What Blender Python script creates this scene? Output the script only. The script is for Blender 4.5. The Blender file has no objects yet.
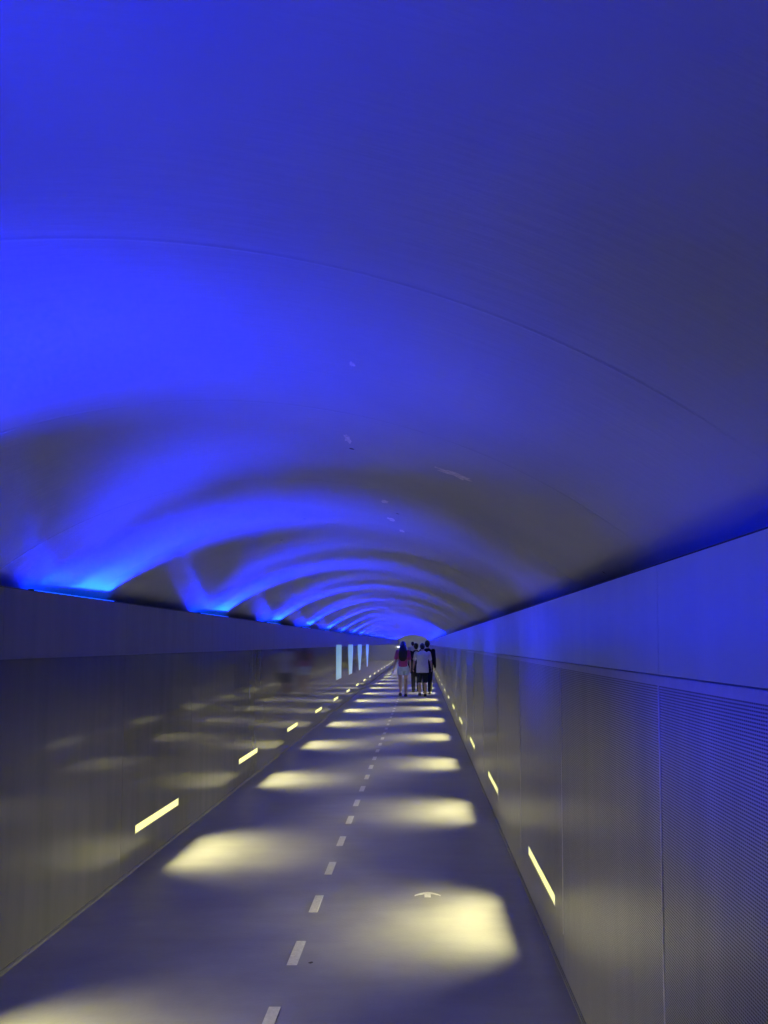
import bpy, bmesh, math, random
from mathutils import Vector, Matrix
random.seed(5)
SC = bpy.context.scene
COL = SC.collection
PI = math.pi

# ------------------------------------------------------------------ layout
EYE = 1.6
F_PX = 770.0
XL, XR = -2.025, 0.69            # inner faces of the two side walls
XC = (XL + XR) / 2 - 0.025
ZT = 1.872                       # top of the side walls
Y0, Y1 = -3.0, 74.0              # tunnel length
VR = 2.30                        # vault radius
VZ = 2.408 - VR                  # vault centre height
ZSH = 1.80                       # shelf behind the wall tops
ZTR = 1.828                      # top of the right wall
RPER = 2.93                      # spacing of the right slot lights
WT = 0.04                        # wall thickness
PER = 3.13                       # light spacing
LF0, RF0 = 6.05, 4.53            # first slot lights seen on the left / right
BL0 = 4.67                       # first blue cove tube seen on the left
SLOT_Z, SLOT_H, SLOT_L = 0.28, 0.066, 0.99
PW = PER / 2                     # cladding panel width
SEAM0 = 0.60

# ------------------------------------------------------------------ helpers
def link(o, parent=None):
    COL.objects.link(o)
    if parent is not None:
        o.parent = parent
    return o

def obj(name, bm, mat, parent=None, smooth=False):
    me = bpy.data.meshes.new(name)
    bmesh.ops.recalc_face_normals(bm, faces=bm.faces[:])
    bm.to_mesh(me); bm.free()
    if mat: me.materials.append(mat)
    if smooth:
        for p in me.polygons: p.use_smooth = True
    return link(bpy.data.objects.new(name, me), parent)

def tag(o, label=None, cat=None, group=None, kind=None):
    if label: o['label'] = label
    if cat: o['category'] = cat
    if group: o['group'] = group
    if kind: o['kind'] = kind
    return o

def empty(name, loc, label, cat, group=None):
    o = bpy.data.objects.new(name, None); o.location = loc
    o.empty_display_size = 0.1
    link(o); return tag(o, label, cat, group)

def copy_tree(o, parent=None):
    c = o.copy(); COL.objects.link(c)
    if parent is not None: c.parent = parent
    for ch in list(o.children): copy_tree(ch, c)
    return c

def box(bm, x0, x1, y0, y1, z0, z1):
    v = [bm.verts.new((x, y, z)) for x in (x0, x1) for y in (y0, y1) for z in (z0, z1)]
    for f in ((0,1,3,2),(4,6,7,5),(0,4,5,1),(2,3,7,6),(0,2,6,4),(1,5,7,3)):
        bm.faces.new([v[i] for i in f])

def boxbev(bm, x0, x1, y0, y1, z0, z1, b=0.004):
    t = bmesh.new(); box(t, x0, x1, y0, y1, z0, z1)
    bmesh.ops.bevel(t, geom=t.edges[:] + t.verts[:], offset=b, segments=2, affect='EDGES')
    me = bpy.data.meshes.new('tmp'); t.to_mesh(me); t.free(); bm.from_mesh(me); bpy.data.meshes.remove(me)

def quad(bm, pts):
    return bm.faces.new([bm.verts.new(p) for p in pts])

# ------------------------------------------------------------------ materials
def nodes(name):
    m = bpy.data.materials.new(name); m.use_nodes = True
    nt = m.node_tree
    return m, nt, nt.nodes['Principled BSDF']

def N(nt, t, **kw):
    n = nt.nodes.new(t)
    for k, v in kw.items():
        if k in ('operation', 'blend_type', 'data_type', 'wave_type', 'bands_direction', 'noise_dimensions'):
            setattr(n, k, v)
        else:
            n.inputs[k].default_value = v
    return n

def objcoord(nt, scale=(1, 1, 1)):
    tc = nt.nodes.new('ShaderNodeTexCoord')
    mp = nt.nodes.new('ShaderNodeMapping'); mp.inputs['Scale'].default_value = scale
    nt.links.new(tc.outputs['Object'], mp.inputs['Vector'])
    return mp.outputs['Vector']

def simple(name, col, rough=0.6, metal=0.0, var=0.12, scale=30.0, spec=0.5, vscale=(1, 1, 1), bump=0.0):
    m, nt, b = nodes(name)
    v = objcoord(nt, vscale)
    no = N(nt, 'ShaderNodeTexNoise', Scale=scale, Detail=4.0)
    nt.links.new(v, no.inputs['Vector'])
    r = nt.nodes.new('ShaderNodeValToRGB')
    r.color_ramp.elements[0].position = 0.3; r.color_ramp.elements[1].position = 0.7
    r.color_ramp.elements[0].color = tuple(c * (1 - var) for c in col) + (1,)
    r.color_ramp.elements[1].color = tuple(min(1, c * (1 + var)) for c in col) + (1,)
    nt.links.new(no.outputs['Fac'], r.inputs['Fac'])
    nt.links.new(r.outputs['Color'], b.inputs['Base Color'])
    b.inputs['Roughness'].default_value = rough
    b.inputs['Metallic'].default_value = metal
    b.inputs['Specular IOR Level'].default_value = spec
    if bump:
        bp = N(nt, 'ShaderNodeBump', Strength=bump, Distance=0.01)
        nt.links.new(no.outputs['Fac'], bp.inputs['Height'])
        nt.links.new(bp.outputs['Normal'], b.inputs['Normal'])
    return m

def emit(name, col, strength):
    m, nt, b = nodes(name)
    b.inputs['Base Color'].default_value = (0.6, 0.6, 0.6, 1)
    b.inputs['Emission Color'].default_value = (*col, 1)
    b.inputs['Emission Strength'].default_value = strength
    return m

def mat_vault():
    m, nt, b = nodes('painted_vault')
    v = objcoord(nt)
    n1 = N(nt, 'ShaderNodeTexNoise', Scale=1.6, Detail=5.0)
    n2 = N(nt, 'ShaderNodeTexNoise', Scale=9.0, Detail=6.0)
    vs = objcoord(nt, (6.0, 40.0, 6.0))
    n3 = N(nt, 'ShaderNodeTexNoise', Scale=1.2, Detail=3.0)
    vo = N(nt, 'ShaderNodeTexVoronoi', Scale=2.3)
    for n in (n1, n2, vo): nt.links.new(v, n.inputs['Vector'])
    nt.links.new(vs, n3.inputs['Vector'])
    r = nt.nodes.new('ShaderNodeValToRGB')
    r.color_ramp.elements[0].position = 0.25; r.color_ramp.elements[1].position = 0.75
    r.color_ramp.elements[0].color = (0.375, 0.415, 0.49, 1)
    r.color_ramp.elements[1].color = (0.45, 0.495, 0.575, 1)
    nt.links.new(n1.outputs['Fac'], r.inputs['Fac'])
    # small dark specks
    sp = nt.nodes.new('ShaderNodeValToRGB')
    sp.color_ramp.elements[0].position = 0.018; sp.color_ramp.elements[1].position = 0.03
    sp.color_ramp.elements[0].color = (0.1, 0.1, 0.1, 1)
    sp.color_ramp.elements[1].color = (1, 1, 1, 1)
    nt.links.new(vo.outputs['Distance'], sp.inputs['Fac'])
    mx = N(nt, 'ShaderNodeMixRGB', blend_type='MULTIPLY', Fac=1.0)
    nt.links.new(r.outputs['Color'], mx.inputs['Color1']); nt.links.new(sp.outputs['Color'], mx.inputs['Color2'])
    nt.links.new(mx.outputs['Color'], b.inputs['Base Color'])
    b.inputs['Roughness'].default_value = 0.65
    b.inputs['Specular IOR Level'].default_value = 0.3
    b.inputs['Coat Weight'].default_value = 0.25
    b.inputs['Coat Roughness'].default_value = 0.2
    ad = N(nt, 'ShaderNodeMath', operation='ADD')
    nt.links.new(n2.outputs['Fac'], ad.inputs[0]); nt.links.new(n3.outputs['Fac'], ad.inputs[1])
    bp = N(nt, 'ShaderNodeBump', Strength=0.12, Distance=0.02)
    nt.links.new(ad.outputs[0], bp.inputs['Height'])
    nt.links.new(bp.outputs['Normal'], b.inputs['Normal'])
    nt.links.new(bp.outputs['Normal'], b.inputs['Coat Normal'])
    return m

def mat_floor():
    m, nt, b = nodes('sealed_concrete')
    v = objcoord(nt)
    n1 = N(nt, 'ShaderNodeTexNoise', Scale=1.7, Detail=6.0, Roughness=0.6)
    n2 = N(nt, 'ShaderNodeTexNoise', Scale=55.0, Detail=3.0)
    n3 = N(nt, 'ShaderNodeTexNoise', Scale=1.0, Detail=4.0)
    vs = objcoord(nt, (2.0, 9.0, 1.0))
    nt.links.new(v, n1.inputs['Vector']); nt.links.new(v, n2.inputs['Vector']); nt.links.new(vs, n3.inputs['Vector'])
    mixn = N(nt, 'ShaderNodeMixRGB', blend_type='MIX', Fac=0.22)
    nt.links.new(n1.outputs['Fac'], mixn.inputs['Color1']); nt.links.new(n3.outputs['Fac'], mixn.inputs['Color2'])
    r = nt.nodes.new('ShaderNodeValToRGB')
    r.color_ramp.elements[0].position = 0.3; r.color_ramp.elements[1].position = 0.7
    r.color_ramp.elements[0].color = (0.20, 0.20, 0.21, 1)
    r.color_ramp.elements[1].color = (0.32, 0.32, 0.325, 1)
    nt.links.new(mixn.outputs['Color'], r.inputs['Fac'])
    nt.links.new(r.outputs['Color'], b.inputs['Base Color'])
    rr = nt.nodes.new('ShaderNodeMapRange')
    rr.inputs['To Min'].default_value = 0.3; rr.inputs['To Max'].default_value = 0.5
    nt.links.new(n1.outputs['Fac'], rr.inputs['Value'])
    nt.links.new(rr.outputs['Result'], b.inputs['Roughness'])
    bp = N(nt, 'ShaderNodeBump', Strength=0.1, Distance=0.01)
    nt.links.new(n2.outputs['Fac'], bp.inputs['Height']); nt.links.new(bp.outputs['Normal'], b.inputs['Normal'])
    return m

def mat_wall(name, c0, c1, rough, metal, spec=0.5, perf=False, bump=0.03, dents=0.02):
    m, nt, b = nodes(name)
    v = objcoord(nt)
    vs = objcoord(nt, (1, 9.0, 0.8))
    n1 = N(nt, 'ShaderNodeTexNoise', Scale=1.0, Detail=5.0)
    nt.links.new(vs, n1.inputs['Vector'])
    r = nt.nodes.new('ShaderNodeValToRGB')
    r.color_ramp.elements[0].position = 0.3; r.color_ramp.elements[1].position = 0.7
    r.color_ramp.elements[0].color = (*c0, 1); r.color_ramp.elements[1].color = (*c1, 1)
    nt.links.new(n1.outputs['Fac'], r.inputs['Fac'])
    col = r.outputs['Color']
    b.inputs['Roughness'].default_value = rough
    b.inputs['Metallic'].default_value = metal
    b.inputs['Specular IOR Level'].default_value = spec
    nd = N(nt, 'ShaderNodeTexNoise', Scale=2.0, Detail=2.0)
    nt.links.new(v, nd.inputs['Vector'])
    bp = N(nt, 'ShaderNodeBump', Strength=dents, Distance=0.05)
    nt.links.new(nd.outputs['Fac'], bp.inputs['Height'])
    b2 = N(nt, 'ShaderNodeBump', Strength=bump, Distance=0.01)
    nt.links.new(n1.outputs['Fac'], b2.inputs['Height'])
    nt.links.new(bp.outputs['Normal'], b2.inputs['Normal'])
    nt.links.new(b2.outputs['Normal'], b.inputs['Normal'])
    if perf:
        # rows of small slotted holes: long in y, 8.5 mm pitch in z
        sx = nt.nodes.new('ShaderNodeSeparateXYZ')
        tc = nt.nodes.new('ShaderNodeTexCoord')
        nt.links.new(tc.outputs['Object'], sx.inputs[0])
        def saw(src, pitch, off=0.0):
            d = N(nt, 'ShaderNodeMath', operation='DIVIDE'); d.inputs[1].default_value = pitch
            nt.links.new(src, d.inputs[0])
            a = N(nt, 'ShaderNodeMath', operation='ADD'); a.inputs[1].default_value = off
            nt.links.new(d.outputs[0], a.inputs[0])
            f = N(nt, 'ShaderNodeMath', operation='FRACT'); nt.links.new(a.outputs[0], f.inputs[0])
            s = N(nt, 'ShaderNodeMath', operation='SUBTRACT'); s.inputs[1].default_value = 0.5
            nt.links.new(f.outputs[0], s.inputs[0])
            ab = N(nt, 'ShaderNodeMath', operation='ABSOLUTE'); nt.links.new(s.outputs[0], ab.inputs[0])
            return ab.outputs[0]
        zz = saw(sx.outputs['Z'], 0.0080)
        yy = saw(sx.outputs['Y'], 0.0105)
        lz = N(nt, 'ShaderNodeMath', operation='LESS_THAN'); lz.inputs[1].default_value = 0.24
        nt.links.new(zz, lz.inputs[0])
        ly = N(nt, 'ShaderNodeMath', operation='LESS_THAN'); ly.inputs[1].default_value = 0.43
        nt.links.new(yy, ly.inputs[0])
        hole = N(nt, 'ShaderNodeMath', operation='MULTIPLY')
        nt.links.new(lz.outputs[0], hole.inputs[0]); nt.links.new(ly.outputs[0], hole.inputs[1])
        mx = N(nt, 'ShaderNodeMixRGB', blend_type='MIX')
        nt.links.new(hole.outputs[0], mx.inputs['Fac'])
        nt.links.new(col, mx.inputs['Color1']); mx.inputs['Color2'].default_value = (0.10, 0.10, 0.105, 1)
        col = mx.outputs['Color']
    nt.links.new(col, b.inputs['Base Color'])
    return m

M = {
    'vault': mat_vault(), 'floor': mat_floor(),
    'left_low': mat_wall('left_lower_laminate', (0.11, 0.114, 0.11), (0.135, 0.138, 0.134), 0.085, 0.0, 0.2, bump=0.006, dents=0.006),
    'left_up': mat_wall('left_upper_laminate', (0.15, 0.15, 0.17), (0.19, 0.19, 0.21), 0.34, 0.0, 0.5),
    'right_low': mat_wall('perforated_steel', (0.40, 0.41, 0.43), (0.49, 0.50, 0.52), 0.32, 0.55, 0.5, perf=True),
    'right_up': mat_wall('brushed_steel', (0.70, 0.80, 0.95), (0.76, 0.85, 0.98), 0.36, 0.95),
    'rail': simple('satin_steel_rail', (0.55, 0.56, 0.6), 0.4, 0.8, 0.05),
    'strip': simple('pale_joint_strip', (0.72, 0.72, 0.72), 0.6, 0.0, 0.05),
    'glint': simple('painted_glint', (0.64, 0.63, 0.6), 0.35, 0, 0.3, 60),  # pale tone standing in for reflected glints
    'dark': simple('dark_cove_paint', (0.035, 0.035, 0.04), 0.8),
    'kick': simple('grey_base_trim', (0.16, 0.16, 0.155), 0.5),
    'paint': simple('white_road_paint', (0.66, 0.66, 0.66), 0.6, 0, 0.12, 60),
    'housing': simple('lamp_housing', (0.35, 0.35, 0.34), 0.5, 0.3),
    'lens': emit('warm_lens', (1.0, 0.97, 0.33), 1.0),
    'tube': emit('blue_tube', (0.0, 0.075, 1.0), 3.0),
    'cap': simple('dark_end_cap', (0.03, 0.03, 0.035), 0.5),
    'lit': emit('backlit_acrylic', (0.20, 0.46, 0.74), 0.6),
    'endglow': emit('glowing_end_wall', (0.5, 0.55, 0.8), 0.13),  # added glow; the end wall itself is no lamp
    'white': emit('white_lens', (1, 1, 1), 2.5),
    'speck': simple('dark_leaf', (0.05, 0.04, 0.035), 0.8),
    'skin': simple('skin', (0.62, 0.42, 0.32), 0.5, 0, 0.06, 12),
    'hair': simple('dark_hair', (0.012, 0.010, 0.011), 0.45, 0, 0.3, 40, vscale=(1, 1, 0.1)),
    'magenta': simple('magenta_cotton', (0.52, 0.09, 0.26), 0.85, 0, 0.1, 25, 0.2),
    'denim': simple('pale_denim', (0.66, 0.76, 0.82), 0.85, 0, 0.2, 40, 0.2),
    'white_tee': simple('pale_grey_cotton', (0.82, 0.82, 0.86), 0.85, 0, 0.06, 20, 0.2),
    'navy': simple('navy_cotton', (0.015, 0.022, 0.055), 0.85, 0, 0.2, 25, 0.2),
    'black': simple('black_cotton', (0.012, 0.012, 0.02), 0.8, 0, 0.2, 25, 0.2),
    'shoe': simple('black_leather', (0.012, 0.012, 0.014), 0.5),
    'sole': simple('pale_rubber', (0.45, 0.45, 0.46), 0.6),
    'eye': simple('eye_white', (0.7, 0.7, 0.7), 0.2), 'lip': simple('lip', (0.4, 0.13, 0.12), 0.5),
    'pale_top': simple('pale_top', (0.55, 0.55, 0.65), 0.85, 0, 0.08),
}

# ------------------------------------------------------------------ setting
def vault():
    bm = bmesh.new()
    half = math.acos((ZTR - (ZT - ZSH) - VZ) / VR)
    n = 72
    seams = [0.35, 1.49, 2.52, 3.75, 4.98, 6.2] + [6.2 + 1.23 * k for k in range(1, 55)]
    rings = [(Y0, 0.0)]
    for s in seams:
        if s > Y1 - 0.5: break
        d = 0.0012
        rings += [(s - 0.012, 0), (s - 0.005, 0), (s - 0.003, d), (s + 0.003, d), (s + 0.005, 0), (s + 0.012, 0)]
    rings.append((Y1, 0.0))
    prev = None
    for y, dr in rings:
        row = []
        for i in range(n + 1):
            a = -half + 2 * half * i / n
            row.append(bm.verts.new((XC + (VR - dr) * math.sin(a), y, VZ + (VR - dr) * math.cos(a))))
        if prev:
            for i in range(n):
                bm.faces.new((prev[i], prev[i + 1], row[i + 1], row[i]))
        prev = row
    # outer shell so the vault has thickness
    n2 = 24
    out = [[bm.verts.new((XC + (VR + 0.15) * math.sin(-half + 2 * half * i / n2), y, VZ + (VR + 0.15) * math.cos(-half + 2 * half * i / n2))) for i in range(n2 + 1)] for y in (Y0, Y1)]
    for i in range(n2):
        bm.faces.new((out[0][i + 1], out[0][i], out[1][i], out[1][i + 1]))
    o = obj('ceiling', bm, M['vault'], None, True)
    tag(o, 'low arched grey vault of the tunnel, washed with bands of blue light', 'ceiling', kind='structure')
    return o
ceiling = vault()

def glint(ang, y, w, l, seed):  # pale patch painted on the vault as a glint of light
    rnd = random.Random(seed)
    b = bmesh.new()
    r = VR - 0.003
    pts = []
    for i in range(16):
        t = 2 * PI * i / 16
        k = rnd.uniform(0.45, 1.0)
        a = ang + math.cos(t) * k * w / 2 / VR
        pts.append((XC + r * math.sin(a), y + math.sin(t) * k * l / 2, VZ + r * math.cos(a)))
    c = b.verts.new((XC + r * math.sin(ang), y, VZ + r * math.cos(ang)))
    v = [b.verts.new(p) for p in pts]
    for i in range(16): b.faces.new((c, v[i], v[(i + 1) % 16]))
    obj('glint_patch', b, M['glint'], ceiling)
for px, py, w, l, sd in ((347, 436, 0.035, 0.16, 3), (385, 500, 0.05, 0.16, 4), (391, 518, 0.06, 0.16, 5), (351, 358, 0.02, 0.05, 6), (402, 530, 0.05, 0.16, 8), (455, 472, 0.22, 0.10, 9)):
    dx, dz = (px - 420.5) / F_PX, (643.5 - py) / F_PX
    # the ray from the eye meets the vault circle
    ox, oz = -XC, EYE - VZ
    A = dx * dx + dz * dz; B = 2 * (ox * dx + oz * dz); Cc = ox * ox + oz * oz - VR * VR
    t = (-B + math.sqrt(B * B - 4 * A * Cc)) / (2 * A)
    glint(math.atan2(ox + t * dx, oz + t * dz), t, w, l, sd)

bm = bmesh.new()
box(bm, XL - 0.02, XR + 0.02, Y0, Y1, -0.08, 0.0)
floor = tag(obj('floor', bm, M['floor']), 'long grey concrete path through the tunnel with pools of yellowish light', 'floor', kind='structure')

def dash(y):
    b = bmesh.new()
    x = -0.642
    w = 0.026
    box(b, x - w, x + w, y - 0.31, y, 0.0, 0.0015)
    return obj('lane_dash', b, M['paint'], floor)
for k in range(-2, 62):
    dash(3.50 + 0.752 * k)
def arrow():
    b = bmesh.new()
    xc, yc = 0.045, 5.02
    up, lo = [], []
    for i in range(13):
        t = -1 + 2 * i / 12
        up.append((xc + 0.083 * t, yc + 0.05 - 0.06 * abs(t) ** 1.7))
        lo.append((xc + 0.083 * t, yc + 0.015 - 0.045 * abs(t) ** 1.7))
    def ext(poly):
        top = [b.verts.new((x, y, 0.0015)) for x, y in poly]
        bot = [b.verts.new((x, y, 0.0)) for x, y in poly]
        b.faces.new(top); b.faces.new(bot[::-1])
        for i in range(len(poly)):
            j = (i + 1) % len(poly)
            b.faces.new((top[i], bot[i], bot[j], top[j]))
    for i in range(12):
        ext([up[i], up[i + 1], lo[i + 1], lo[i]])
    ext([(xc - 0.02, yc + 0.02), (xc + 0.02, yc + 0.02), (xc + 0.02, yc - 0.055), (xc - 0.02, yc - 0.055)])
    o = obj('arrow_marking', b, M['paint'], floor)
    return o
arrow()

def seams(SEAM0, y0=Y0, y1=Y1):
    out = [y0]
    k = math.ceil((y0 - SEAM0) / PW)
    while SEAM0 + k * PW < y1 - 0.05:
        y = SEAM0 + k * PW
        if y > y0 + 0.05: out.append(y)
        k += 1
    out.append(y1)
    return out
SE = seams(SEAM0)
SER = seams(SEAM0 + 0.075)
LEFT_Y = [LF0 + PER * k for k in range(-1, 22)]
RIGHT_Y = [RF0 + RPER * k for k in range(-1, 23)]

def wall_sheet(x, sgn, zs0, zs1, holes, gap=0.002, thick=0.012):
    """panels of one course: sgn = +1 when the wall body lies towards +x"""
    b = bmesh.new()
    def cell(ya, yb, za, zb):
        quad(b, [(x, ya, za), (x, yb, za), (x, yb, zb), (x, ya, zb)])
    cuts = sorted(holes)
    S_ = SE if sgn < 0 else SER
    for a, c in zip(S_[:-1], S_[1:]):
        ya, yb = a + gap, c - gap
        # hole intervals inside the panel
        hs = [(max(ya, h - SLOT_L / 2), min(yb, h + SLOT_L / 2)) for h in cuts if h + SLOT_L / 2 > ya and h - SLOT_L / 2 < yb]
        pos = ya
        for h0, h1 in hs:
            if h0 > pos: cell(pos, h0, zs0, zs1)
            cell(h0, h1, zs0, SLOT_Z - SLOT_H / 2)
            cell(h0, h1, SLOT_Z + SLOT_H / 2, zs1)
            pos = h1
        if pos < yb: cell(pos, yb, zs0, zs1)
        # panel edges turned back
        xb = x + sgn * thick
        for (p, q) in (((ya, zs0), (yb, zs0)), ((ya, zs1), (yb, zs1)), ((ya, zs0), (ya, zs1)), ((yb, zs0), (yb, zs1))):
            quad(b, [(x, p[0], p[1]), (x, q[0], q[1]), (xb, q[0], q[1]), (xb, p[0], p[1])])
    # backing behind the sheet, behind the recesses
    quad(b, [(x + sgn * WT, Y0, zs0), (x + sgn * WT, Y1, zs0), (x + sgn * WT, Y1, zs1), (x + sgn * WT, Y0, zs1)])
    return b

ZBL0, ZBL1 = 1.522, 1.534
wl = tag(obj('wall_left', wall_sheet(XL, -1, 0.02, ZBL0, LEFT_Y), M['left_low']), 'dark grey glossy panelled wall on the left of the path', 'wall', kind='structure')
obj('upper_panel', wall_sheet(XL + 0.006, -1, ZBL1, ZT, [], 0.001), M['left_up'], wl)
b = bmesh.new(); boxbev(b, XL - 0.03, XL + 0.009, Y0, Y1, ZBL0, ZBL1, 0.003); obj('rail', b, M['left_up'], wl)
b = bmesh.new(); box(b, XL - WT, XL + 0.006, Y0, Y1, ZT, ZT + 0.004); obj('wall_cap', b, M['dark'], wl)

ZBR0, ZBR1, ZBR2 = 1.478, 1.506, 1.510
wr = tag(obj('wall_right', wall_sheet(XR, 1, 0.02, ZBR0, RIGHT_Y), M['right_low']), 'perforated metal panelled wall on the right with a blue lit upper course', 'wall', kind='structure')
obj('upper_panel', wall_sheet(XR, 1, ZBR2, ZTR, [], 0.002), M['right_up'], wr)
b = bmesh.new(); boxbev(b, XR - 0.002, XR + 0.03, Y0, Y1, ZBR0, ZBR1, 0.002); obj('rail', b, M['rail'], wr)
b = bmesh.new(); box(b, XR, XR + WT, Y0, Y1, ZTR, ZTR + 0.004); obj('wall_cap', b, M['dark'], wr)
for y in SER[1:-1]:
    if 0 < y < 22:
        b = bmesh.new(); box(b, XR - 0.003, XR + 0.004, y - 0.0026, y + 0.0026, 0.2, ZBR0); obj('joint_strip', b, M['strip'], wr)

for nm, x0, x1 in (('baseboard_left', XL - 0.02, XL + 0.012), ('baseboard_right', XR - 0.012, XR + 0.02)):
    b = bmesh.new(); boxbev(b, x0, x1, Y0, Y1, 0.0, 0.022, 0.005)
    tag(obj(nm, b, M['kick']), 'thin grey trim at the foot of the %s wall' % nm.split('_')[1], 'trim', kind='structure')
# shelf behind each wall top
ZSHR = ZTR - (ZT - ZSH)
off = math.sqrt(VR ** 2 - (ZSHR - VZ) ** 2)
for nm, x0, x1, zs in (('trim_1', XC - off - 0.06, XL - WT, ZSH), ('trim_2', XR + WT, XC + off + 0.06, ZSHR)):
    b = bmesh.new(); box(b, x0, x1, Y0, Y1, zs - 0.03, zs)
    tag(obj(nm, b, M['dark']), 'dark cove ledge behind the top of the %s wall' % ('left' if nm == 'trim_1' else 'right'), 'trim', kind='structure')
# far end: wall closing the tunnel, a dim glow added to stand in for light
b = bmesh.new()
box(b, XC - off, XC + off, Y1, Y1 + 0.1, 0.0, 2.42)
tag(obj('wall_far', b, M['endglow']), 'dim blue grey wall closing the far end of the tunnel', 'wall', kind='structure')

# ------------------------------------------------------------------ lamps
def area(name, parent, loc, d, energy, col, sx, sy, spread, axis=Vector((0, 1, 0))):
    li = bpy.data.lights.new(name, 'AREA')
    li.shape = 'RECTANGLE'; li.size = sx; li.size_y = sy
    li.energy = energy; li.color = col; li.spread = math.radians(spread)
    o = bpy.data.objects.new(name, li)
    z = -Vector(d).normalized()
    x = (axis - z * axis.dot(z)).normalized()
    y = z.cross(x)
    o.matrix_local = Matrix.Translation(loc) @ Matrix((x, y, z)).transposed().to_4x4()
    link(o, parent)
    return o

WARM = (1.0, 0.91, 0.40)
BLUE = (0.001, 0.012, 1.0)
def slot_light(side):
    """recessed slot luminaire, origin at the slot centre; built for a wall whose room side is +x*side"""
    t = empty('recessed_slot_light', (0, 0, 0), 'x', 'light', 'yellow slot lights low in the %s wall' % ('left' if side > 0 else 'right'))
    s = side
    b = bmesh.new()
    L, H, D = SLOT_L / 2 - 0.001, SLOT_H / 2 - 0.001, 0.03
    # five-sided housing
    box(b, *sorted((-s * D, -s * (D + 0.004))), -L, L, -H, H)
    box(b, *sorted((-s * D, 0.0)), -L, L, H - 0.003, H)
    box(b, *sorted((-s * D, 0.0)), -L, L, -H, -H + 0.003)
    box(b, *sorted((-s * D, 0.0)), -L, -L + 0.003, -H + 0.003, H - 0.003)
    box(b, *sorted((-s * D, 0.0)), L - 0.003, L, -H + 0.003, H - 0.003)
    obj('housing', b, M['housing'], t)
    b = bmesh.new(); boxbev(b, *sorted((-s * 0.010, -s * 0.003)), -L + 0.004, L - 0.004, -H + 0.004, H - 0.004, 0.002)
    obj('lens', b, M['lens'], t)
    area('lamp', t, (s * 0.004, 0, 0), (s * 0.93, 0, -0.31), 11.5, WARM, SLOT_L - 0.1, 0.03, 84)
    return t

ORD = ['nearest', 'second', 'third', 'fourth', 'fifth', 'sixth', 'seventh', 'eighth', 'ninth', 'tenth', 'eleventh', 'twelfth']
def row_label(i, kind, where):
    if i < 0: return '%s %s, outside the frame beside the camera' % (kind, where)
    if i == 0: return '%s %s, nearest and largest in the photo' % (kind, where)
    if i < 10: return '%s %s, %s from the camera' % (kind, where, ORD[i])
    return 'tiny far %s %s, beyond the tenth one' % (kind, where)

for side, x, ys, where in ((1, XL, LEFT_Y, 'low in the left wall'), (-1, XR, RIGHT_Y, 'low in the right wall')):
    proto = slot_light(side)
    for i, y in enumerate(ys):
        o = proto if i == 0 else copy_tree(proto)
        o.location = (x, y, SLOT_Z)
        o['label'] = row_label(i - 1, 'yellow slot light', where)

def cove_light(side):
    """blue tube on the ledge behind a wall top; origin on the ledge"""
    s = side
    t = empty('cove_tube_light', (0, 0, 0), 'x', 'light', 'blue tube lights behind the top of the %s wall' % ('left' if s > 0 else 'right'))
    b = bmesh.new(); boxbev(b, -0.018, 0.018, -0.56, 0.56, 0.0, 0.061, 0.004); obj('housing', b, M['cap'], t)
    b = bmesh.new()
    bmesh.ops.create_cone(b, cap_ends=True, segments=16, radius1=0.013, radius2=0.013, depth=1.1,
                          matrix=Matrix.Translation((0, 0, 0.0755)) @ Matrix.Rotation(PI / 2, 4, 'X'))
    obj('tube', b, M['tube'], t, True)
    for e in (-1, 1):
        b = bmesh.new(); boxbev(b, -0.016, 0.016, e * 0.557 - 0.008, e * 0.557 + 0.008, 0.058, 0.090, 0.003)
        obj('end_cap', b, M['cap'], t)
    def lobe(ang, yaw, e, sx, spread, y=0.0):
        a = math.radians(ang); w = math.radians(yaw)
        area('lamp', t, (s * 0.002, y, 0.0895), (s * math.cos(a) * math.cos(w), math.sin(w), math.sin(a) * math.cos(w)), e, BLUE, sx, 0.02, spread)
    lobe(34, -4, 50.0, 0.9, 62)
    lobe(60, -3, 28.0, 0.9, 68)
    lobe(22, -43, 8.0, 0.35, 32, -0.3)
    lobe(33, -70, 0.35, 0.2, 34, -0.35)
    lobe(-10, 0, 11.0, 1.0, 32)
    return t

LEFT_B = [BL0 + PER * k for k in range(-2, 22)]
LEFT_B[0] += 2.05; LEFT_B[1] += 0.33  # unseen tubes, moved off the even spacing to add blue to the near vault
proto = cove_light(1)
for i, y in enumerate(LEFT_B):
    o = proto if i == 0 else copy_tree(proto)
    o.location = (XL - WT - 0.021, y, ZSH)
    o['label'] = row_label(i - 2, 'blue tube light', 'on top of the left wall')
proto = cove_light(-1)
for i, y in enumerate([23.4 + PER * k for k in range(16)]):
    o = proto if i == 0 else copy_tree(proto)
    o.location = (XR + WT + 0.021, y, ZSHR)
    o['label'] = row_label(i, 'blue tube light', 'on top of the right wall')

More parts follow.
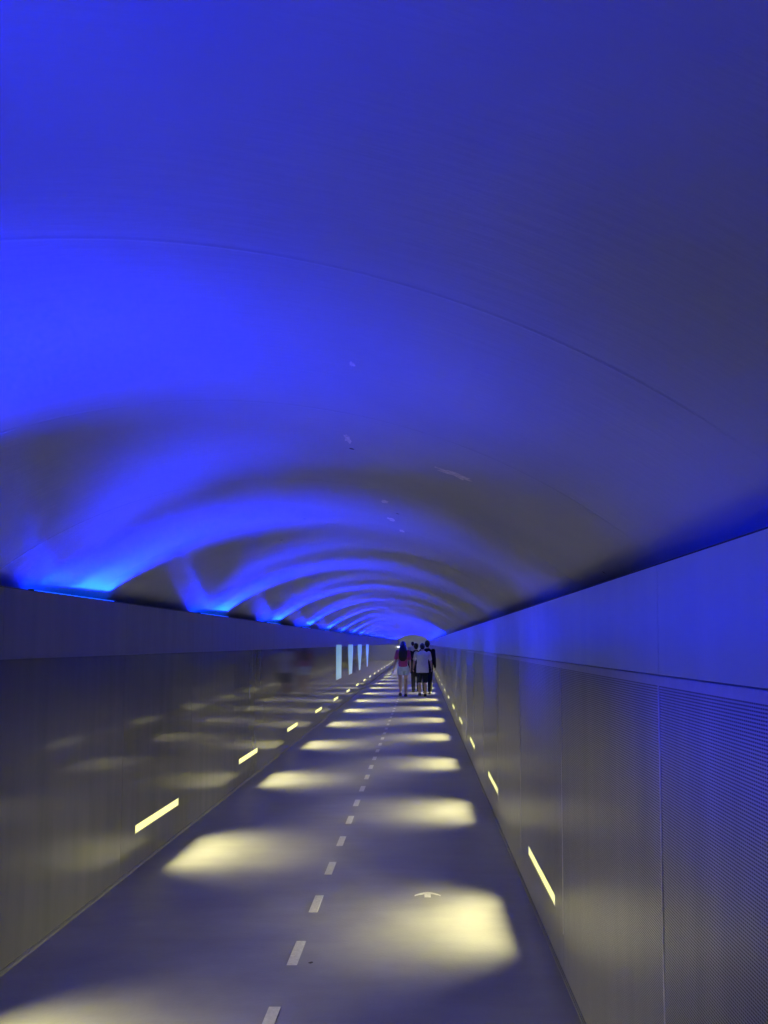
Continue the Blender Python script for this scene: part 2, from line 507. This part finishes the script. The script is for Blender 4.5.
# tall backlit panels on the left wall
def lit_panel(y, w_top, w_bot, label):
    t = empty('backlit_wall_panel', (XL, y, 0.72), label, 'panel', 'tall pale lit panels on the left wall')
    zt = 0.845
    def prism(b, x0, x1, wt, wb, z0, z1):
        p = [(-wb / 2, z0), (wb / 2, z0), (wt / 2, z1 - 0.2), (wt / 2, z1), (-wt / 2, z1), (-wt / 2, z1 - 0.2)]
        a = [b.verts.new((x0, yy, zz)) for yy, zz in p]; c = [b.verts.new((x1, yy, zz)) for yy, zz in p]
        b.faces.new(a); b.faces.new(c[::-1])
        for i in range(6):
            j = (i + 1) % 6; b.faces.new((a[i], a[j], c[j], c[i]))
    b = bmesh.new(); prism(b, 0.0, 0.008, w_top + 0.03, w_bot + 0.03, 0.0, zt + 0.015); obj('frame', b, M['strip'], t)
    b = bmesh.new(); prism(b, 0.0081, 0.012, w_top, w_bot, 0.015, zt); obj('acrylic', b, M['lit'], t)
lit_panel(19.1, 1.2, 1.15, 'tall pale blue lit panel on left wall, widest and nearest of the four')
lit_panel(22.3, 1.45, 0.95, 'tall pale blue lit panel on left wall, second from the camera')
lit_panel(25.65, 1.6, 0.5, 'tall pale blue lit panel narrowing downward, third from the camera')
lit_panel(29.3, 1.3, 0.4, 'tall pale blue lit panel on left wall, farthest and slimmest of the four')

# small leaf scrap on the path
b = bmesh.new()
pts = [(0.016 * math.cos(a) * (1 + 0.3 * math.sin(3 * a)), 0.012 * math.sin(a)) for a in [2 * PI * i / 14 for i in range(14)]]
top = [b.verts.new((x, y, 0.003 + 0.003 * math.sin(x * 90))) for x, y in pts]
bot = [b.verts.new((x, y, 0.0)) for x, y in pts]
b.faces.new(top); b.faces.new(bot[::-1])
for i in range(14):
    j = (i + 1) % 14; b.faces.new((top[i], bot[i], bot[j], top[j]))
o = obj('leaf_scrap', b, M['speck']); o.location = (-0.553, 3.97, 0.0); o.scale = (0.65, 0.65, 0.65)
tag(o, 'tiny dark leaf scrap on the floor beside the lane dashes', 'litter')

# small round white lamp on the far wall
t = empty('round_exit_lamp', (-1.93, Y1, 1.27), 'small round white lamp glowing on the far wall left of the woman', 'light')
b = bmesh.new()
bmesh.ops.create_cone(b, cap_ends=True, segments=28, radius1=0.12, radius2=0.12, depth=0.05, matrix=Matrix.Translation((0, -0.025, 0)) @ Matrix.Rotation(PI / 2, 4, 'X'))
obj('rim', b, M['housing'], t)
b = bmesh.new()
bmesh.ops.create_uvsphere(b, u_segments=24, v_segments=12, radius=0.10, matrix=Matrix.Translation((0, -0.05, 0)) @ Matrix.Diagonal((1, 0.35, 1, 1)))
obj('diffuser', b, M['white'], t, True)

# ------------------------------------------------------------------ people
def sphere(b, c, r, sc=(1, 1, 1), seg=14):
    bmesh.ops.create_uvsphere(b, u_segments=seg, v_segments=seg // 2 + 2, radius=r,
                              matrix=Matrix.Translation(c) @ Matrix.Diagonal((*sc, 1)))
def limb(b, pts, sc=1.0):
    for (p, r) in pts: sphere(b, p, r * sc)
    for (p, r), (q, s) in zip(pts[:-1], pts[1:]):
        p, q = Vector(p), Vector(q); d = q - p
        if d.length < 1e-5: continue
        m = Matrix.Translation((p + q) / 2) @ d.to_track_quat('Z', 'Y').to_matrix().to_4x4()
        bmesh.ops.create_cone(b, cap_ends=True, segments=14, radius1=r * sc, radius2=s * sc, depth=d.length, matrix=m)
def loft(b, rings, seg=24):
    """rings of (x, y, z, rx, ry); closed ends"""
    rows = []
    for (x, y, z, rx, ry) in rings:
        rows.append([b.verts.new((x + rx * math.cos(2 * PI * i / seg), y + ry * math.sin(2 * PI * i / seg), z)) for i in range(seg)])
    for a, c in zip(rows[:-1], rows[1:]):
        for i in range(seg):
            j = (i + 1) % seg; b.faces.new((a[i], a[j], c[j], c[i]))
    b.faces.new(rows[0][::-1]); b.faces.new(rows[-1])
def fused(name, b, mat, parent, voxel=0.011, it=3):
    o = obj(name, b, mat, None, True)
    m = o.modifiers.new('r', 'REMESH'); m.mode = 'VOXEL'; m.voxel_size = voxel; m.use_smooth_shade = True
    s = o.modifiers.new('s', 'SMOOTH'); s.iterations = it; s.factor = 0.5
    dg = bpy.context.evaluated_depsgraph_get()
    me = bpy.data.meshes.new_from_object(o.evaluated_get(dg)); me.name = name
    old = o.data; o.modifiers.clear(); o.data = me; bpy.data.meshes.remove(old)
    o.parent = parent
    return o

def person(loc, rz, height, label, top, bottom, shirt='sleeve', legs='short', female=False, stride=0.0, bow=0.0, arms=((8, 6), (8, 6)), hair='short', width=1.0, solemat=None):
    t = empty('person', loc, label, 'person')
    t.rotation_euler = (0, 0, rz)
    k = height / 1.70
    w = width
    P = lambda x, y, z: Vector((x * k * w, y * k + bow * max(0.0, z - 1.0) * k, z * k - bow * 0.25 * max(0.0, z - 1.2) * k))
    sh = 0.165 if female else 0.19
    hp = 0.085
    g = k
    # joints
    HS = {}
    for s in (-1, 1):
        ph = stride * s
        hip = P(s * hp, 0, 0.90); knee = P(s * 0.09, ph * 0.35 + 0.015, 0.49); ank = P(s * 0.085, ph * 0.75 - 0.02, 0.085 + (0.03 if ph < 0 else 0))
        if stride == 0: knee = P(s * 0.088, 0.012, 0.49); ank = P(s * 0.085, -0.015, 0.085)
        HS[s] = (hip, knee, ank)
    AR = {}
    for s, (out, fwd) in zip((-1, 1), arms):
        S = P(s * sh, 0, 1.385)
        o_, f_ = math.radians(out), math.radians(fwd)
        d1 = Vector((s * math.sin(o_), math.sin(f_), -math.cos(o_))).normalized()
        E = S + d1 * 0.285 * k
        d2 = Vector((s * math.sin(o_ * 0.6), math.sin(f_ + 0.25), -math.cos(o_))).normalized()
        W = E + d2 * 0.245 * k
        AR[s] = (S, E, W, d2)
    # body
    b = bmesh.new()
    tor = [(0.88, 0.135, 0.10), (0.95, 0.155, 0.108), (1.05, 0.125 if female else 0.14, 0.09), (1.16, 0.135 if female else 0.15, 0.098), (1.28, 0.15 if female else 0.168, 0.11), (1.37, 0.145 if female else 0.165, 0.09), (1.43, 0.08, 0.062), (1.47, 0.055, 0.055), (1.53, 0.05, 0.053)]
    rings = []
    for z, rx, ry in tor:
        c = P(0, 0, z); rings.append((c.x, c.y, c.z, rx * g * w, ry * g))
    loft(b, rings)
    for s in (-1, 1):
        hip, kn, an = HS[s]
        limb(b, [(hip, 0.085 * g), (hip.lerp(kn, 0.45), 0.076 * g), (kn, 0.052 * g), (kn.lerp(an, 0.3) + Vector((0, -0.012, 0)), 0.054 * g), (an, 0.034 * g)])
        limb(b, [(an, 0.034 * g), (an + Vector((0, 0.05, -0.05)) * g, 0.032 * g), (an + Vector((0, 0.14, -0.062)) * g, 0.024 * g)])
        S, E, W, d2 = AR[s]
        limb(b, [(S, 0.056 * g), (S.lerp(E, 0.5), 0.046 * g), (E, 0.037 * g), (E.lerp(W, 0.3), 0.038 * g), (W, 0.025 * g)])
        # hand: palm, four fingers, thumb
        side = Vector((0, 1, 0)); side = (side - d2 * side.dot(d2)).normalized()
        inn = d2.cross(side) * (1 if d2.cross(side).x * s < 0 else -1)
        pc = W + d2 * 0.045 * g
        for q in (-0.024, -0.008, 0.008, 0.024):
            limb(b, [(W + side * q * 0.5 * g, 0.016 * g), (W + d2 * 0.085 * g + side * q * g, 0.0125 * g)])
        for q, ln in ((-0.029, 0.062), (-0.010, 0.078), (0.010, 0.083), (0.029, 0.074)):
            a0 = W + d2 * 0.085 * g + side * q * g
            a1 = a0 + (d2 * 0.9 + inn * 0.25) * ln * 0.5 * g
            a2 = a1 + (d2 * 0.75 + inn * 0.6) * ln * 0.5 * g
            limb(b, [(a0, 0.0092 * g), (a1, 0.0086 * g), (a2, 0.0078 * g)])
        th0 = W + d2 * 0.025 * g + side * 0.022 * g
        th1 = th0 + (d2 * 0.6 + side * 0.7 + inn * 0.2) * 0.04 * g
        limb(b, [(th0, 0.013 * g), (th1, 0.0105 * g), (th1 + (d2 * 0.9 + side * 0.2 + inn * 0.3) * 0.032 * g, 0.009 * g)])
    hc = P(0, 0.015, 1.595)
    sphere(b, hc, 0.1 * g, (0.76, 0.93, 1.1), 20)
    sphere(b, hc + Vector((0, 0.028, -0.055)) * g, 0.062 * g, (0.85, 1.0, 0.95), 16)
    limb(b, [(hc + Vector((0, 0.088, 0.012)) * g, 0.009 * g), (hc + Vector((0, 0.108, -0.022)) * g, 0.013 * g)])
    for s in (-1, 1):
        sphere(b, hc + Vector((s * 0.077, -0.004, -0.005)) * g, 0.03 * g, (0.35, 0.6, 1.0), 10)
    fused('body', b, M['skin'], t, 0.0075, 4)
    for s in (-1, 1):
        e = bmesh.new(); sphere(e, hc + Vector((s * 0.031, 0.083, 0.008)) * g, 0.0115 * g); obj('eye', e, M['eye'], t, True)
    e = bmesh.new(); sphere(e, hc + Vector((0, 0.086, -0.056)) * g, 0.02 * g, (1.1, 0.45, 0.3)); obj('mouth', e, M['lip'], t, True)
    # upper garment
    c = bmesh.new()
    zb = 0.915 if female else 0.76
    tor2 = [(zb, 0.165 if female else 0.19, 0.125 if female else 0.14), (zb + 0.03, 0.165 if female else 0.192, 0.125 if female else 0.145), (1.0, 0.15 if female else 0.18, 0.118 if female else 0.135), (1.08, 0.142 if female else 0.168, 0.112), (1.2, 0.152 if female else 0.178, 0.12), (1.3, 0.168 if female else 0.188, 0.124), (1.38, 0.165 if female else 0.19, 0.104), (1.435, 0.105, 0.078), (1.465, 0.07, 0.066)]
    loft(c, [(P(0, 0, z).x, P(0, 0, z).y, P(0, 0, z).z, rx * g * w, ry * g) for z, rx, ry in tor2])
    for s in (-1, 1):
        S, E, W, d2 = AR[s]
        if shirt == 'long':
            limb(c, [(S, 0.07 * g), (S.lerp(E, 0.5), 0.062 * g), (E, 0.052 * g), (W, 0.04 * g)])
        else:
            limb(c, [(S, 0.068 * g), (S.lerp(E, 0.55), 0.062 * g), (S.lerp(E, 0.72), 0.06 * g)])
    fused('shirt' if shirt != 'long' else 'jacket', c, M[top], t, 0.012, 4)
    # lower garment
    c = bmesh.new()
    loft(c, [(0, 0, z * k, rx * g * w, ry * g) for z, rx, ry in ((0.80, 0.165, 0.115), (0.88, 0.172, 0.122), (0.94, 0.168 if female else 0.16, 0.12 if female else 0.11), (1.02 if female else 0.98, 0.148, 0.104))])
    for s in (-1, 1):
        hip, kn, an = HS[s]
        if legs == 'short': limb(c, [(hip, 0.1 * g), (hip.lerp(kn, 0.42), 0.094 * g)])
        elif legs == 'knee': limb(c, [(hip, 0.1 * g), (hip.lerp(kn, 0.5), 0.09 * g), (kn, 0.078 * g)])
        else: limb(c, [(hip, 0.1 * g), (hip.lerp(kn, 0.5), 0.088 * g), (kn, 0.08 * g), (kn.lerp(an, 0.3), 0.075 * g), (an + Vector((0, 0, 0.02)), 0.066 * g)])
    fused('trousers' if legs == 'long' else 'shorts', c, M[bottom], t, 0.012, 4)
    # shoes
    for s in (-1, 1):
        an = HS[s][2]
        base = an.z - 0.085 * k
        c = bmesh.new()
        loft(c, [(an.x, an.y + 0.055 * g, base + 0.012, 0.054 * g, 0.14 * g), (an.x, an.y + 0.055 * g, base + 0.03 * g, 0.056 * g, 0.135 * g), (an.x, an.y + 0.035 * g, base + 0.06 * g, 0.043 * g, 0.105 * g), (an.x, an.y + 0.0, base + 0.095 * g, 0.042 * g, 0.052 * g)])
        so = obj('shoe', c, M['shoe'], t, True)
        c = bmesh.new()
        loft(c, [(an.x, an.y + 0.055 * g, base, 0.049 * g, 0.14 * g), (an.x, an.y + 0.055 * g, base + 0.014, 0.051 * g, 0.142 * g)])
        obj('sole', c, M[solemat or 'shoe'], so)
    # hair
    c = bmesh.new()
    sphere(c, hc + Vector((0, -0.012, 0.022)) * g, 0.104 * g, (0.83, 0.95, 1.03), 20)
    if hair == 'long':
        def hr(x, y, z, rx, ry): q = P(x, y, z); return (q.x, q.y, q.z, rx * g, ry * g)
        loft(c, [hr(-0.01, -0.125, 1.10, 0.06, 0.025), hr(-0.01, -0.13, 1.17, 0.125, 0.036), hr(-0.01, -0.135, 1.3, 0.14, 0.042), hr(0, -0.12, 1.4, 0.135, 0.052), hr(0, -0.07, 1.5, 0.115, 0.07), hr(0, -0.03, 1.6, 0.1, 0.085)])
    else:
        sphere(c, hc + Vector((0, -0.045, -0.04)) * g, 0.066 * g, (0.95, 0.75, 1.0), 16)
    # keep the face clear
    for v in c.verts:
        if v.co.y > hc.y + 0.055 * g and v.co.z < hc.z + 0.055 * g: v.co.y = hc.y + 0.05 * g
    fused('hair', c, M['hair'], t, 0.012, 3)
    return t

person((-0.53, 23.4, 0), 0.05, 1.65, 'woman with long dark hair, magenta top and pale denim shorts walking away', 'magenta', 'denim', female=True, stride=0.08, arms=((16, -8), (10, 6)), hair='long')
person((0.06, 23.35, 0), 0.0, 1.61, 'man in pale grey T-shirt and dark knee shorts walking away, head bowed', 'white_tee', 'navy', legs='knee', stride=0.07, bow=0.16, arms=((14, 22), (14, 22)), width=1.06, solemat='sole')
person((0.215, 24.6, 0), 0.0, 1.68, 'tall person in black jacket and trousers ahead, right of the pale shirt', 'black', 'black', shirt='long', legs='long', stride=0.06, arms=((8, 4), (8, 0)))
person((-0.15, 25.6, 0), 0.15, 1.60, 'person in black jacket mostly hidden between the woman and the pale shirt', 'black', 'black', shirt='long', legs='long', stride=-0.07, arms=((6, 8), (8, 4)))
person((-0.42, 41.0, 0), 0.0, 1.68, 'far off person in a pale top, glimpsed past the woman\'s shoulder', 'pale_top', 'navy', legs='long', stride=0.05)

# ------------------------------------------------------------------ camera, world
pitch = math.radians(3.5)
cam = bpy.data.cameras.new('camera')
co = bpy.data.objects.new('camera', cam); link(co)
co.location = (0, 0, EYE)
co.rotation_euler = (PI / 2 + pitch, 0, 0)
cam.sensor_fit = 'HORIZONTAL'; cam.sensor_width = 36.0
cam.lens = F_PX * 36.0 / 768.0
cam.shift_x = -(420.5 - 384) / 768.0
cam.shift_y = (643.5 - F_PX * math.tan(pitch) - 512) / 768.0
cam.clip_start = 0.02; cam.clip_end = 300
SC.camera = co

wd = bpy.data.worlds.new('world'); SC.world = wd
wd.use_nodes = True
wd.node_tree.nodes['Background'].inputs['Color'].default_value = (0.02, 0.025, 0.05, 1)
wd.node_tree.nodes['Background'].inputs['Strength'].default_value = 0.2
vs = SC.view_settings
vs.view_transform = 'Standard'; vs.look = 'None'; vs.gamma = 1.0; vs.exposure = 0.0; vs.use_curve_mapping = False
SC.cycles.max_bounces = 8
SC.cycles.diffuse_bounces = 5
SC.cycles.sample_clamp_indirect = 4.0
